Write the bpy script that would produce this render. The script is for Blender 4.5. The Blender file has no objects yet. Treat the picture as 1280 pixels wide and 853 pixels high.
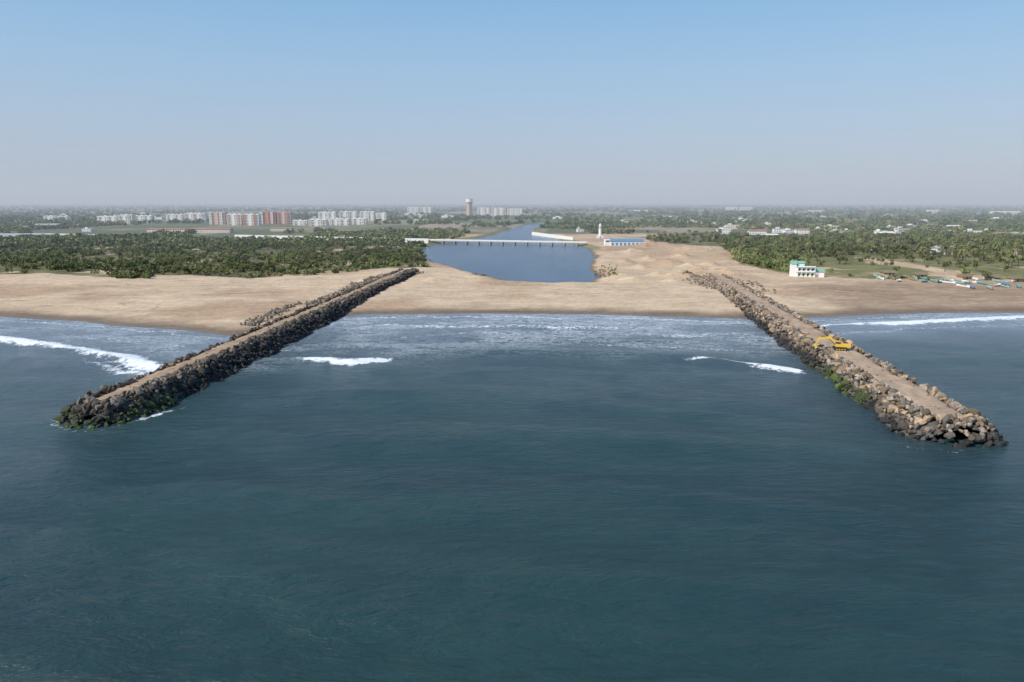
import bpy, bmesh, math, random
import numpy as np
from mathutils import Vector, Matrix
random.seed(7)
rng = np.random.default_rng(11)

# ------------------------------------------------------------------ camera calibration
H = 50.0; F = 853.33; TH = math.radians(11.56)
def survey(u, v, z=0.0):
    """world ground position of a surveyed point of the photograph at height z (metres)"""
    xc = (u-640)/F; yc = (426.5-v)/F
    dz = -math.sin(TH)+yc*math.cos(TH); dy = math.cos(TH)+yc*math.sin(TH)
    t = (H-z)/(-dz)
    return (xc*t, dy*t)
def S(pts, z=0.0): return [survey(u, v, z) for u, v in pts]

scene = bpy.context.scene
scene.view_settings.view_transform = 'Standard'
scene.view_settings.look = 'None'
scene.view_settings.exposure = 0
cam_d = bpy.data.cameras.new("camera"); cam = bpy.data.objects.new("camera", cam_d)
scene.collection.objects.link(cam); scene.camera = cam
cam_d.sensor_width = 36; cam_d.lens = 24; cam_d.clip_start = 1; cam_d.clip_end = 200000
cam.location = (0, 0, H); cam.rotation_euler = (math.radians(90)-TH, 0, 0)

# ------------------------------------------------------------------ light
elev = math.radians(39); sx, sy = -0.84, -0.54
wld = bpy.data.worlds.new("World"); scene.world = wld; wld.use_nodes = True
nt = wld.node_tree; nt.nodes.clear()
o = nt.nodes.new('ShaderNodeOutputWorld'); b = nt.nodes.new('ShaderNodeBackground')
sky = nt.nodes.new('ShaderNodeTexSky'); sky.sky_type = 'NISHITA'; sky.sun_disc = False
sky.sun_elevation = elev; sky.sun_rotation = math.atan2(sx, sy)
sky.altitude = 0; sky.air_density = 1.15; sky.dust_density = 0.35; sky.ozone_density = 2.0
b.inputs['Strength'].default_value = 0.15
# hazy tropical morning: the clear-air model is blended with a haze profile over elevation
tc = nt.nodes.new('ShaderNodeTexCoord'); sx_ = nt.nodes.new('ShaderNodeSeparateXYZ'); rp = nt.nodes.new('ShaderNodeValToRGB')
nt.links.new(tc.outputs['Generated'], sx_.inputs[0]); nt.links.new(sx_.outputs[2], rp.inputs[0])
prof_ = [(0, (.37, .435, .56)), (.04, (.375, .455, .60)), (.10, (.375, .50, .675)), (.17, (.33, .515, .73)), (.27, (.235, .465, .74)), (.5, (.15, .33, .62)), (1, (.09, .21, .48))]
while len(rp.color_ramp.elements) < len(prof_): rp.color_ramp.elements.new(.5)
for e, (q, c) in zip(rp.color_ramp.elements, prof_): e.position = q; e.color = (*c, 1)
sc_ = nt.nodes.new('ShaderNodeVectorMath'); sc_.operation = 'SCALE'; sc_.inputs['Scale'].default_value = 1/.15
nt.links.new(rp.outputs[0], sc_.inputs[0])
mx = nt.nodes.new('ShaderNodeMix'); mx.data_type = 'RGBA'; mx.inputs[0].default_value = .85
nt.links.new(sky.outputs[0], mx.inputs[6]); nt.links.new(sc_.outputs[0], mx.inputs[7])
nt.links.new(mx.outputs[2], b.inputs[0]); nt.links.new(b.outputs[0], o.inputs[0])
sd = bpy.data.lights.new("sun", 'SUN'); sd.energy = 4.9; sd.angle = math.radians(0.5); sd.color = (1, 0.945, 0.87)
so = bpy.data.objects.new("sun", sd); scene.collection.objects.link(so)
dv = Vector((sx*math.cos(elev), sy*math.cos(elev), math.sin(elev)))
so.rotation_euler = dv.to_track_quat('Z', 'Y').to_euler(); so.location = (-200, -200, 300)

# ------------------------------------------------------------------ helpers
TAB = rng.random((256, 256))
def vn(x, y):
    xi = np.floor(x).astype(int); yi = np.floor(y).astype(int)
    fx = x-xi; fy = y-yi; fx = fx*fx*(3-2*fx); fy = fy*fy*(3-2*fy)
    a = TAB[xi & 255, yi & 255]; b_ = TAB[(xi+1) & 255, yi & 255]
    c = TAB[xi & 255, (yi+1) & 255]; d = TAB[(xi+1) & 255, (yi+1) & 255]
    return (a*(1-fx)+b_*fx)*(1-fy)+(c*(1-fx)+d*fx)*fy
def fbm(x, y, s, o=4, off=0):
    x = np.asarray(x, float)/s+off*17.3; y = np.asarray(y, float)/s+off*9.7; r = 0; a = .5; t = 0
    for i in range(o):
        r = r+a*vn(x, y); t += a; a *= .5; x = x*2.03+5.1; y = y*2.03+3.7
    return r/t
def sst(a, b_, x):
    t = np.clip((x-a)/(b_-a), 0, 1); return t*t*(3-2*t)
def inpoly(px, py, poly):
    ins = np.zeros(np.shape(px), bool); n = len(poly)
    for i in range(n):
        x1, y1 = poly[i]; x2, y2 = poly[(i+1) % n]
        c = ((y1 > py) != (y2 > py))
        if y1 == y2: continue
        ins ^= c & (px < (x2-x1)*(py-y1)/(y2-y1)+x1)
    return ins
def segdist(px, py, a, b_, clamp=True):
    ax, ay = a; bx, by = b_; dx, dy = bx-ax, by-ay
    t = ((px-ax)*dx+(py-ay)*dy)/(dx*dx+dy*dy); t = np.clip(t, 0, 1)
    return np.hypot(px-ax-t*dx, py-ay-t*dy), t
def sdpoly(px, py, poly):
    d = np.full(np.shape(px), 1e9)
    for i in range(len(poly)): d = np.minimum(d, segdist(px, py, poly[i], poly[(i+1) % len(poly)])[0])
    return np.where(inpoly(px, py, poly), -d, d)

def mat_new(name):
    m = bpy.data.materials.new(name); m.use_nodes = True
    n = m.node_tree.nodes; p = n['Principled BSDF']; return m, m.node_tree, p
def noise(nt, vec, scale, detail=4, rough=.55, dist=0):
    n = nt.nodes.new('ShaderNodeTexNoise'); n.inputs['Scale'].default_value = scale
    n.inputs['Detail'].default_value = detail; n.inputs['Roughness'].default_value = rough
    n.inputs['Distortion'].default_value = dist
    if vec is not None: nt.links.new(vec, n.inputs['Vector'])
    return n.outputs['Fac']
def mth(nt, op, a, b_=None, clamp=False):
    n = nt.nodes.new('ShaderNodeMath'); n.operation = op; n.use_clamp = clamp
    for i, s in enumerate((a, b_)):
        if s is None: continue
        if isinstance(s, (int, float)): n.inputs[i].default_value = s
        else: nt.links.new(s, n.inputs[i])
    return n.outputs[0]
def maprange(nt, v, a, b_, c=0, d=1):
    n = nt.nodes.new('ShaderNodeMapRange'); n.interpolation_type = 'SMOOTHSTEP' if (c, d) == (0, 1) else 'LINEAR'
    nt.links.new(v, n.inputs[0])
    for i, x in enumerate((a, b_, c, d)): n.inputs[i+1].default_value = x
    return n.outputs[0]
def mixc(nt, fac, a, b_, mode='MIX'):
    n = nt.nodes.new('ShaderNodeMix'); n.data_type = 'RGBA'; n.blend_type = mode
    if isinstance(fac, (int, float)): n.inputs[0].default_value = fac
    else: nt.links.new(fac, n.inputs[0])
    for i, s in ((6, a), (7, b_)):
        if isinstance(s, tuple): n.inputs[i].default_value = (*s, 1)
        else: nt.links.new(s, n.inputs[i])
    return n.outputs[2]
def bump(nt, h, strength, dist, p, prev=None):
    n = nt.nodes.new('ShaderNodeBump'); n.inputs['Strength'].default_value = strength; n.inputs['Distance'].default_value = dist
    nt.links.new(h, n.inputs['Height'])
    if prev is not None: nt.links.new(prev, n.inputs['Normal'])
    if p is not None: nt.links.new(n.outputs[0], p.inputs['Normal'])
    return n.outputs[0]
def posn(nt, scale=None):
    g = nt.nodes.new('ShaderNodeNewGeometry'); out = g.outputs['Position']
    if scale:
        m = nt.nodes.new('ShaderNodeMapping'); m.inputs['Scale'].default_value = scale
        nt.links.new(out, m.inputs[0]); out = m.outputs[0]
    return out
def attr(nt, name):
    a = nt.nodes.new('ShaderNodeAttribute'); a.attribute_name = name; return a

def mesh_np(name, V, Fq, mat, col=None, smooth=False, k=4, link=True, extra=None):
    me = bpy.data.meshes.new(name)
    V = np.ascontiguousarray(V, np.float32); Fq = np.ascontiguousarray(Fq, np.int32)
    me.vertices.add(len(V)); me.vertices.foreach_set('co', V.ravel())
    me.loops.add(Fq.size); me.loops.foreach_set('vertex_index', Fq.ravel())
    me.polygons.add(len(Fq)); me.polygons.foreach_set('loop_start', np.arange(len(Fq), dtype=np.int32)*k)
    me.polygons.foreach_set('use_smooth', np.full(len(Fq), smooth))
    me.update(calc_edges=True)
    if col is not None:
        ca = me.color_attributes.new('Col', 'FLOAT_COLOR', 'POINT')
        c4 = np.ones((len(V), 4), np.float32); c4[:, :3] = col
        ca.data.foreach_set('color', c4.ravel())
    if extra is not None:
        for nm, arr in extra.items():
            a = me.attributes.new(nm, 'FLOAT', 'POINT'); a.data.foreach_set('value', np.ascontiguousarray(arr, np.float32))
    me.materials.append(mat)
    ob = bpy.data.objects.new(name, me)
    if link: scene.collection.objects.link(ob)
    return ob
def gridfaces(nx, ny):
    i = np.arange(nx*ny).reshape(ny, nx)
    return np.stack([i[:-1, :-1], i[:-1, 1:], i[1:, 1:], i[1:, :-1]], -1).reshape(-1, 4)
def spread(lo, hi, step, out, g=1.06):
    a = list(np.arange(lo, hi, step)); s = step; x = a[-1]
    while x < out: s *= g; x += s; a.append(x)
    return a
def axis(lo, hi, step, omin, omax, g=1.06):
    a = spread(lo, hi, step, omax, g); s = step; x = lo; pre = []
    while x > omin: s *= g; x -= s; pre.append(x)
    return np.array(pre[::-1]+a)

# ------------------------------------------------------------------ layout (world metres)
shore = S([(-260, 388), (0, 396), (100, 402), (200, 411), (290, 420), (360, 412), (400, 398), (455, 393), (640, 392), (800, 394), (925, 398), (985, 398), (1100, 393), (1280, 390), (1500, 387)])
shx = np.array([-40000]+[p[0] for p in shore]+[40000]); shy = np.array([shore[0][1]]+[p[1] for p in shore]+[shore[-1][1]])
def shoreY(x): return np.interp(x, shx, shy)
LG = S([(529, 318), (532, 310), (548, 305), (580, 301), (606, 297), (628, 291), (640, 286), (646, 283), (672, 279.5), (700, 278), (704, 279.5), (676, 283), (666, 287), (668, 292), (690, 298), (712, 304), (735, 312), (743, 320), (734, 333), (746, 346), (742, 354), (690, 355), (640, 352), (610, 346), (572, 335), (541, 328)], 0)
JL = (survey(137, 519), survey(512, 342, 1)); JR = (survey(1180, 540), survey(893, 349, 1))

RM = [(survey(u, v, 2), h, r) for u, v, h, r in [(790, 318, 4.5, 20), (835, 330, 4.5, 11), (870, 315, 6, 20), (905, 322, 4.5, 14), (765, 345, 1.6, 16), (850, 345, 3.2, 9), (960, 372, 2.4, 9), (1010, 362, 2.2, 12), (985, 380, 1.2, 7), (820, 308, 5, 22), (900, 340, 4.2, 9), (1060, 368, 1.2, 16), (540, 352, 2.4, 8), (560, 348, 1.8, 8), (430, 358, 1.8, 8), (400, 365, 1.4, 8), (585, 345, 1.4, 7), (930, 357, 2.4, 9), (470, 350, 2.2, 8), (800, 335, 3, 7), (780, 328, 3.4, 8), (885, 332, 4, 7), (850, 322, 5, 9), (820, 345, 2.4, 6), (870, 340, 3, 6), (915, 345, 3, 7), (760, 318, 2.5, 10), (860, 334, 3.4, 6), (812, 325, 4, 8), (840, 352, 2, 5), (790, 350, 1.6, 6)]]
def height(x, y):
    d = y-shoreY(x)+ (fbm(x, y, 40, 3, 1)-.5)*7
    h = np.where(d > 0, 1.9*(1-np.exp(-d/22)), np.maximum(d*0.06, -6))
    land = sst(20, 60, d)
    h = h+land*((fbm(x, y, 22, 4, 2)-.5)*1.3+(fbm(x, y, 6, 3, 3)-.5)*0.7*(y < 700))
    for (c, hh, r) in RM:
        q = ((x-c[0])**2+(y-c[1])**2)/(r*r)
        h = h+hh*np.exp(-q)*(.2+1.6*fbm(x, y, 6, 4, 4))
    m = (y > 380) & (y < 2300) & (np.abs(x) < 300)
    s = np.full(np.shape(x), 1e3)
    s[m] = sdpoly(x[m], y[m], LG)
    s = s+(fbm(x, y, 14, 3, 5)-.5)*8
    h = np.where(s < 30, np.minimum(h, s*0.18), h)
    return np.maximum(h, -6), d, s

# vegetation polygons (world)
VEGL = S([(-500, 346), (0, 343), (60, 341), (130, 347), (180, 344), (260, 345), (310, 348), (415, 343), (470, 336), (540, 334), (532, 326), (526, 318), (530, 308), (545, 301), (480, 300), (295, 298), (0, 297), (-500, 297)], 2)
VEGR = S([(915, 318), (925, 330), (985, 343), (1040, 347), (1280, 353), (1700, 356), (1700, 297), (960, 300), (840, 297), (800, 296), (820, 304), (900, 308)], 2)

# ground sheet
xs = axis(-520, 520, 2.5, -40000, 40000, 1.07)
ys = np.array(list(np.arange(236, 520, 1.8))+list(np.arange(520, 1000, 4.0)))
ys = np.concatenate([ys, 1000*1.03**np.arange(0, 128)])
X, Y = np.meshgrid(xs, ys); X = X.ravel(); Y = Y.ravel()
Z, D, SD = height(X, Y)
SAND = np.array([.60, .45, .30]); WET = np.array([.21, .15, .10])
VEG = np.array([.10, .105, .045]); GRASS = np.array([.20, .195, .085]); DRY = np.array([.34, .27, .18]); FAR = np.array([.14, .145, .08])
n1 = fbm(X, Y, 60, 4, 7); n2 = fbm(X, Y, 12, 4, 8); n3 = fbm(X, Y, 30, 4, 12); n4 = fbm(X, Y*2, 5, 3, 13)
C = SAND[None]*(0.76+.28*n2[:, None]+.22*n4[:, None])
C = C*(1-.30*sst(.50, .70, n1)[:, None]*np.array([.7, .9, 1.0]))
dist = sst(60, 140, X)*sst(395, 430, Y)*sst(.35, .6, n3)*.55
C = C*(1-dist[:, None])+np.array([.45, .30, .185])*dist[:, None]
db = sst(145, 165, X)*(1-sst(75, 120, D+(n3-.5)*60))*.72
C = C*(1-db[:, None])+np.array([.30, .21, .14])*(.6+.8*n4[:, None])*db[:, None]
wet = 1-sst(.30, 1.2, Z+(n2-.5)*.5)
C = C*(1-wet[:, None])+WET*wet[:, None]
def lay(mask, colr):
    global C
    C = C*(1-mask[:, None])+colr*mask[:, None]
vl = inpoly(X, Y, VEGL); vr = inpoly(X, Y, VEGR)
farveg = (Y > 800+250*(np.abs(X-60) < 170)).astype(float)
nn = fbm(X, Y, 90, 4, 9)
colF = FAR[None]*(1-sst(.5, .6, nn)[:, None])+DRY[None]*sst(.5, .6, nn)[:, None]
lay(farveg, colF)
lay(vl*.95*sst(.2, .4, fbm(X, Y, 25, 3, 10)), VEG+(GRASS-VEG)*sst(.5, .75, n2)[:, None])
g2 = GRASS[None]*(.6+.7*n2[:, None]); lay(vr*sst(.25, .40, fbm(X, Y, 35, 4, 11)), g2)
lay(((SD < 14) & (SD > -5) & (Y > 700)).astype(float)*.8, GRASS)
lay(((Z < .25) & (SD < 25)).astype(float)*.8, np.array([.16, .12, .085]))
m, t, p = mat_new("ground_sand_soil")
P = posn(t)
a = attr(t, 'Col')
f1 = maprange(t, noise(t, P, .35, 6, .65), .25, .75, .74, 1.18)
f2 = maprange(t, noise(t, posn(t, (.03, .25, .2)), 1.0, 5, .6, .6), .3, .7, .82, 1.1)
nk = noise(t, posn(t, (.010, .03, 0)), 1.0, 2, .4, .5)
trk = mth(t, 'SUBTRACT', 1.0, mth(t, 'MULTIPLY', mth(t, 'ABSOLUTE', mth(t, 'SUBTRACT', mth(t, 'FRACT', mth(t, 'MULTIPLY', nk, 9.0)), .5)), 16.0), True)
f3 = mth(t, 'SUBTRACT', 1.0, mth(t, 'MULTIPLY', mth(t, 'MULTIPLY', trk, .3), maprange(t, noise(t, P, .02, 2), .42, .58)))
c = mixc(t, 1.0, a.outputs['Color'], mth(t, 'MULTIPLY', mth(t, 'MULTIPLY', f1, f2), f3), 'MULTIPLY')
vo = t.nodes.new('ShaderNodeTexVoronoi'); vo.inputs['Scale'].default_value = 1.0; t.links.new(posn(t, (.006, .0045, 0)), vo.inputs['Vector'])
vr_ = t.nodes.new('ShaderNodeValToRGB'); cr = vr_.color_ramp
cr.interpolation = 'CONSTANT'
cols = [(.12, .15, .07), (.25, .22, .13), (.16, .18, .08), (.36, .29, .20), (.11, .13, .065), (.22, .21, .12)]
while len(cr.elements) < 6: cr.elements.new(.5)
for i, e in enumerate(cr.elements): e.position = i/6; e.color = (*cols[i], 1)
sp = t.nodes.new('ShaderNodeSeparateColor'); t.links.new(vo.outputs['Color'], sp.inputs[0]); t.links.new(sp.outputs[0], vr_.inputs[0])
fa = attr(t, 'field')
c = mixc(t, mth(t, 'MULTIPLY', fa.outputs['Fac'], .75), c, vr_.outputs[0])
wa = attr(t, 'wet')
t.links.new(c, p.inputs['Base Color']); t.links.new(maprange(t, wa.outputs['Fac'], 0, 1, .95, .35001), p.inputs['Roughness']); p.inputs['Specular IOR Level'].default_value = .2
bump(t, noise(t, P, .6, 6, .7), .8, .6, p)
mesh_np("ground", np.stack([X, Y, Z], -1), gridfaces(len(xs), len(ys)), m, C, True, extra={'field': sst(1150, 1300, Y), 'wet': 1-sst(.1, .6, Z)})

# ------------------------------------------------------------------ sea
sxs = axis(-270, 270, 1.1, -40000, 40000, 1.12)
sys_ = np.array([-3000, -1000, -300, -100, -30, 0, 20, 35, 45]+list(np.arange(52, 150, 1.0))+list(np.arange(150, 336, .75)))
X, Y = np.meshgrid(sxs, sys_); X = X.ravel(); Y = Y.ravel()
def strokes(lst, X, Y):
    r = np.zeros(len(X))
    for pts in lst:
        for (u0, v0, w0, i0), (u1, v1, w1, i1) in zip(pts[:-1], pts[1:]):
            A = survey(u0, v0); B = survey(u1, v1)
            d, tt = segdist(X, Y, A, B)
            w = w0+(w1-w0)*tt; I = i0+(i1-i0)*tt
            r = np.maximum(r, I*np.exp(-(d/np.maximum(w, .1))**2))
    return r
warpY = Y+(fbm(X, Y, 18, 3, 20)-.5)*8+(fbm(X, Y, 5, 3, 29)-.5)*4
warpX = X+(fbm(X, Y, 9, 3, 30)-.5)*5
foam = strokes([
    [(-120, 420, 3.5, .85), (0, 424, 4, .95), (60, 431, 4, .98), (110, 439, 4, 1.0), (150, 448, 5.5, 1.1), (190, 458, 5.5, 1.05), (232, 465, 3, .7)],
    [(100, 450, 2.5, .4), (140, 458, 3.5, .65), (165, 464, 4, .9), (205, 467, 3, .7)],
    [(365, 449, .5, .4), (385, 451, 3.5, 1.0), (440, 454, 4.6, 1.1), (480, 452, 3.5, 1.0), (503, 449, .5, .4)],
    [(845, 446, .4, .3), (860, 448, 2, .85), (900, 450, 1.2, .7), (925, 455, 2.4, .9), (960, 461, 4.4, 1.1), (990, 466, 4, 1.0), (1010, 466, 1, .5)],
    [(1005, 411, 2, .8), (1050, 407, 4, .95), (1100, 405, 5, 1.05), (1180, 401, 5.5, 1.1), (1280, 397, 5, 1.05), (1450, 393, 4, 1)],
    [(1010, 422, 2, .5), (1080, 415, 3, .6), (1200, 409, 3, .55), (1300, 405, 3, .5)],
    [(440, 412, 4.5, .56), (480, 407, 6, .72), (560, 409, 6, .68), (640, 408, 6, .64), (700, 411, 6, .7), (780, 409, 5, .56), (860, 410, 5, .56)],
    [(450, 398, 2.8, .72), (540, 396, 2.8, .66), (640, 397, 3.2, .72), (740, 398, 2.8, .64), (800, 399, 3, .72), (928, 402, 2.8, .72)],
    [(780, 417, 4, .54), (860, 420, 5, .66), (930, 416, 4, .6), (965, 424, 3, .5)],
    [(460, 424, 3, .4), (520, 420, 4, .5), (600, 417, 5, .58), (700, 420, 4, .54)],
    [(640, 428, 3, .4), (760, 431, 4, .54), (880, 436, 4, .6), (960, 441, 3, .5)],
    [(0, 401, 2, .6), (100, 407, 2.2, .64), (200, 415, 2.4, .66), (300, 425, 2.2, .55)],
    [(30, 414, 2, .45), (150, 425, 2.6, .58), (220, 432, 3, .52), (280, 440, 2, .4)],
    [(985, 402, 2, .6), (1100, 397, 2, .6), (1280, 393, 2, .6)],
    [(66, 524, 1.0, .7), (78, 536, 1.2, .62), (110, 541, .9, .45), (160, 532, 1.2, .62), (195, 522, 1.8, .8), (235, 505, .8, .4)],
    [(1070, 520, .6, .3), (1140, 560, .9, .45), (1210, 568, .9, .45), (1248, 552, .7, .4)],
    [(520, 437, 1, .3), (640, 431, 1.5, .42), (740, 434, 1.5, .42), (850, 438, 1, .3)],
], warpX, warpY)
xl = np.interp(Y, [JL[0][1], JL[1][1]], [JL[0][0], JL[1][0]]); xr = np.interp(Y, [JR[0][1], JR[1][1]], [JR[0][0], JR[1][0]])
dsh = shoreY(X)-Y
inside = (X > xl) & (X < xr)
lace = (1-sst(40, 110, dsh+(fbm(X, Y, 40, 3, 21)-.5)*60))*inside
lace = np.maximum(lace, (1-sst(20, 50, dsh+(fbm(X, Y, 30, 3, 22)-.5)*15))*(~inside)*.8)
lace *= .3+.8*sst(.35, .62, fbm(X, Y*2.2, 26, 3, 23))
shal = (1-sst(0, 95, dsh+(fbm(X, Y, 60, 3, 24)-.5)*40))*.7+(1-sst(30, 210, dsh+(fbm(X, Y, 80, 3, 39)-.5)*90))*.3
shal = shal*(.75+.5*fbm(X, Y*1.6, 45, 3, 37))
crest = strokes([
    [(340, 447, 2, .0), (385, 450, 3.5, .9), (440, 453, 3.5, 1.1), (500, 448, 3.5, .8), (540, 441, 3.5, .8), (640, 440, 3.5, .85), (760, 443, 3.5, .85), (860, 447, 3.5, .9), (960, 460, 3.5, 1.1), (1020, 468, 3, .4)],
    [(-120, 420, 3, .8), (0, 424, 3, .8), (110, 439, 3.2, .9), (190, 458, 4, .9), (240, 467, 3, .3)],
    [(1005, 411, 3, .4), (1100, 405, 3.5, .8), (1280, 397, 3.5, .8), (1450, 393, 3, .8)],
    [(430, 424, 3, .1), (560, 421, 3, .5), (760, 424, 3, .5), (920, 430, 3, .2)],
    [(430, 410, 2.5, .1), (560, 407, 2.5, .4), (760, 409, 2.5, .4), (920, 412, 2.5, .2)],
    [(250, 560, 9, .0), (420, 545, 9, .5), (640, 538, 9, .6), (850, 548, 9, .5), (1060, 575, 9, .0)],
    [(330, 500, 7, .0), (500, 486, 7, .5), (700, 482, 7, .55), (900, 492, 7, .4), (1040, 505, 7, .0)],
], X, Y)
Zs = crest*1.0
ph = (Y+.10*X+22*fbm(X, Y, 120, 3, 25))*2*math.pi
Zs += .26*np.sin(ph/29)*sst(0, 60, dsh)+.10*np.sin(ph/15.5+2*fbm(X, Y, 50, 2, 26)*6)
Zs += (fbm(X, Y, 9, 3, 27)-.5)*.36+(fbm(X*.5, Y, 3.4, 2, 28)-.5)*.20
Zs *= sst(0, 30, dsh)*.85+.15
Zs *= 1-sst(300, 700, np.abs(X))
m, t, p = mat_new("sea_water")
at = attr(t, 'Col'); sp = t.nodes.new('ShaderNodeSeparateColor'); t.links.new(at.outputs['Color'], sp.inputs[0])
P = posn(t); deep = mixc(t, maprange(t, noise(t, posn(t, (.4, 1, 1)), .02, 5, .65, .5), .35, .65), (.010, .034, .038), (.018, .052, .050))
wc = mixc(t, sp.outputs[2], deep, (.155, .19, .225))
nf = noise(t, P, .55, 7, .75, .4)
ff = maprange(t, mth(t, 'ADD', sp.outputs[0], mth(t, 'MULTIPLY', mth(t, 'SUBTRACT', nf, .5), 2.2)), .48, .85)
nl = noise(t, posn(t, (.10, .34, 1)), 1.0, 6, .65, 1.2)
rid = mth(t, 'SUBTRACT', 1.0, mth(t, 'MULTIPLY', mth(t, 'ABSOLUTE', mth(t, 'SUBTRACT', nl, .5)), 9.0), True)
lf = mth(t, 'MULTIPLY', mth(t, 'MULTIPLY', rid, sp.outputs[1]), maprange(t, noise(t, P, .9, 4, .7), .35, .65, .1, .8))
fm = mth(t, 'MAXIMUM', ff, lf, True)
col = mixc(t, fm, wc, (.80, .83, .85))
t.links.new(col, p.inputs['Base Color'])
t.links.new(maprange(t, fm, 0, 1, .16, .8001), p.inputs['Roughness']); p.inputs['IOR'].default_value = 1.33
w1 = noise(t, posn(t, (.18, .5, 1)), 1.0, 6, .66, .5); w2 = noise(t, posn(t, (1.0, 2.0, 1)), 1.0, 4, .6)
b1 = bump(t, w1, .75, 1.1, None); bump(t, mth(t, 'ADD', w2, mth(t, 'MULTIPLY', fm, 1.2)), .6, .25, p, b1)
mesh_np("sea", np.stack([X, Y, Zs], -1), gridfaces(len(sxs), len(sys_)), m, np.stack([np.clip(foam, 0, 1.2), lace, np.clip(shal, 0, 1)], -1), True)

# river / lagoon
m, t, p = mat_new("river_water"); P = posn(t)
c = mixc(t, maprange(t, noise(t, posn(t, (.02, .006, 1)), 1, 4, .6), .35, .65), (.03, .065, .12), (.055, .095, .155))
t.links.new(c, p.inputs['Base Color']); p.inputs['Roughness'].default_value = .22; p.inputs['IOR'].default_value = 1.33
bump(t, noise(t, posn(t, (.6, .9, 1)), 1, 4, .6), .6, .35, p)
gx = np.linspace(-260, 320, 40); gy = np.linspace(385, 2400, 60); A, B = np.meshgrid(gx, gy)
mesh_np("river", np.stack([A.ravel(), B.ravel(), np.zeros(A.size)], -1), gridfaces(40, 60), m, None, True)

# ------------------------------------------------------------------ rocks
def ico():
    bm = bmesh.new(); bmesh.ops.create_icosphere(bm, subdivisions=2, radius=1)
    V = np.array([v.co[:] for v in bm.verts]); Fc = np.array([[v.index for v in f.verts] for f in bm.faces]); bm.free(); return V, Fc
IV, IF = ico()
ROCKS = []
for k in range(12):
    V = IV.copy()
    for q in range(9):
        n = rng.normal(size=3); n /= np.linalg.norm(n); d = rng.uniform(.35, .72)
        pr = V@n; V -= np.maximum(pr-d, 0)[:, None]*n[None]
    ROCKS.append(V*1.35)
def rotm(n):
    q = rng.normal(size=(n, 4)); q /= np.linalg.norm(q, axis=1)[:, None]; w, x, y, z = q.T
    return np.stack([1-2*(y*y+z*z), 2*(x*y-z*w), 2*(x*z+y*w), 2*(x*y+z*w), 1-2*(x*x+z*z), 2*(y*z-x*w), 2*(x*z-y*w), 2*(y*z+x*w), 1-2*(x*x+y*y)], -1).reshape(n, 3, 3)
def rockmesh(pos, size, col):
    n = len(pos); R = rotm(n); var = rng.integers(0, 12, n); base = np.array(ROCKS)[var]
    sc = rng.uniform(.6, 1.3, (n, 1, 3))*size[:, None, None]
    V = np.einsum('nij,nvj->nvi', R, base*sc)+pos[:, None, :]
    Fc = IF[None]+(np.arange(n)*len(IV))[:, None, None]
    Cc = np.repeat(col[:, None, :], len(IV), 1)
    return V.reshape(-1, 3), Fc.reshape(-1, 3), Cc.reshape(-1, 3)
m, t, p = mat_new("armour_rock"); P = posn(t); a = attr(t, 'Col')
f = maprange(t, noise(t, P, 1.6, 6, .7), .25, .75, .6, 1.35)
t.links.new(mixc(t, 1., a.outputs['Color'], f, 'MULTIPLY'), p.inputs['Base Color']); p.inputs['Roughness'].default_value = .85
bump(t, noise(t, P, 2.2, 5, .7), .7, .25, p)
ROCKM = m
m, t, p = mat_new("jetty_track"); P = posn(t); a = attr(t, 'Col')
f = maprange(t, noise(t, P, .9, 6, .7), .25, .75, .7, 1.2)
t.links.new(mixc(t, 1., a.outputs['Color'], f, 'MULTIPLY'), p.inputs['Base Color']); p.inputs['Roughness'].default_value = .95
bump(t, noise(t, P, 1.5, 5, .7), .6, .3, p)
TRKM = m
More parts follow.
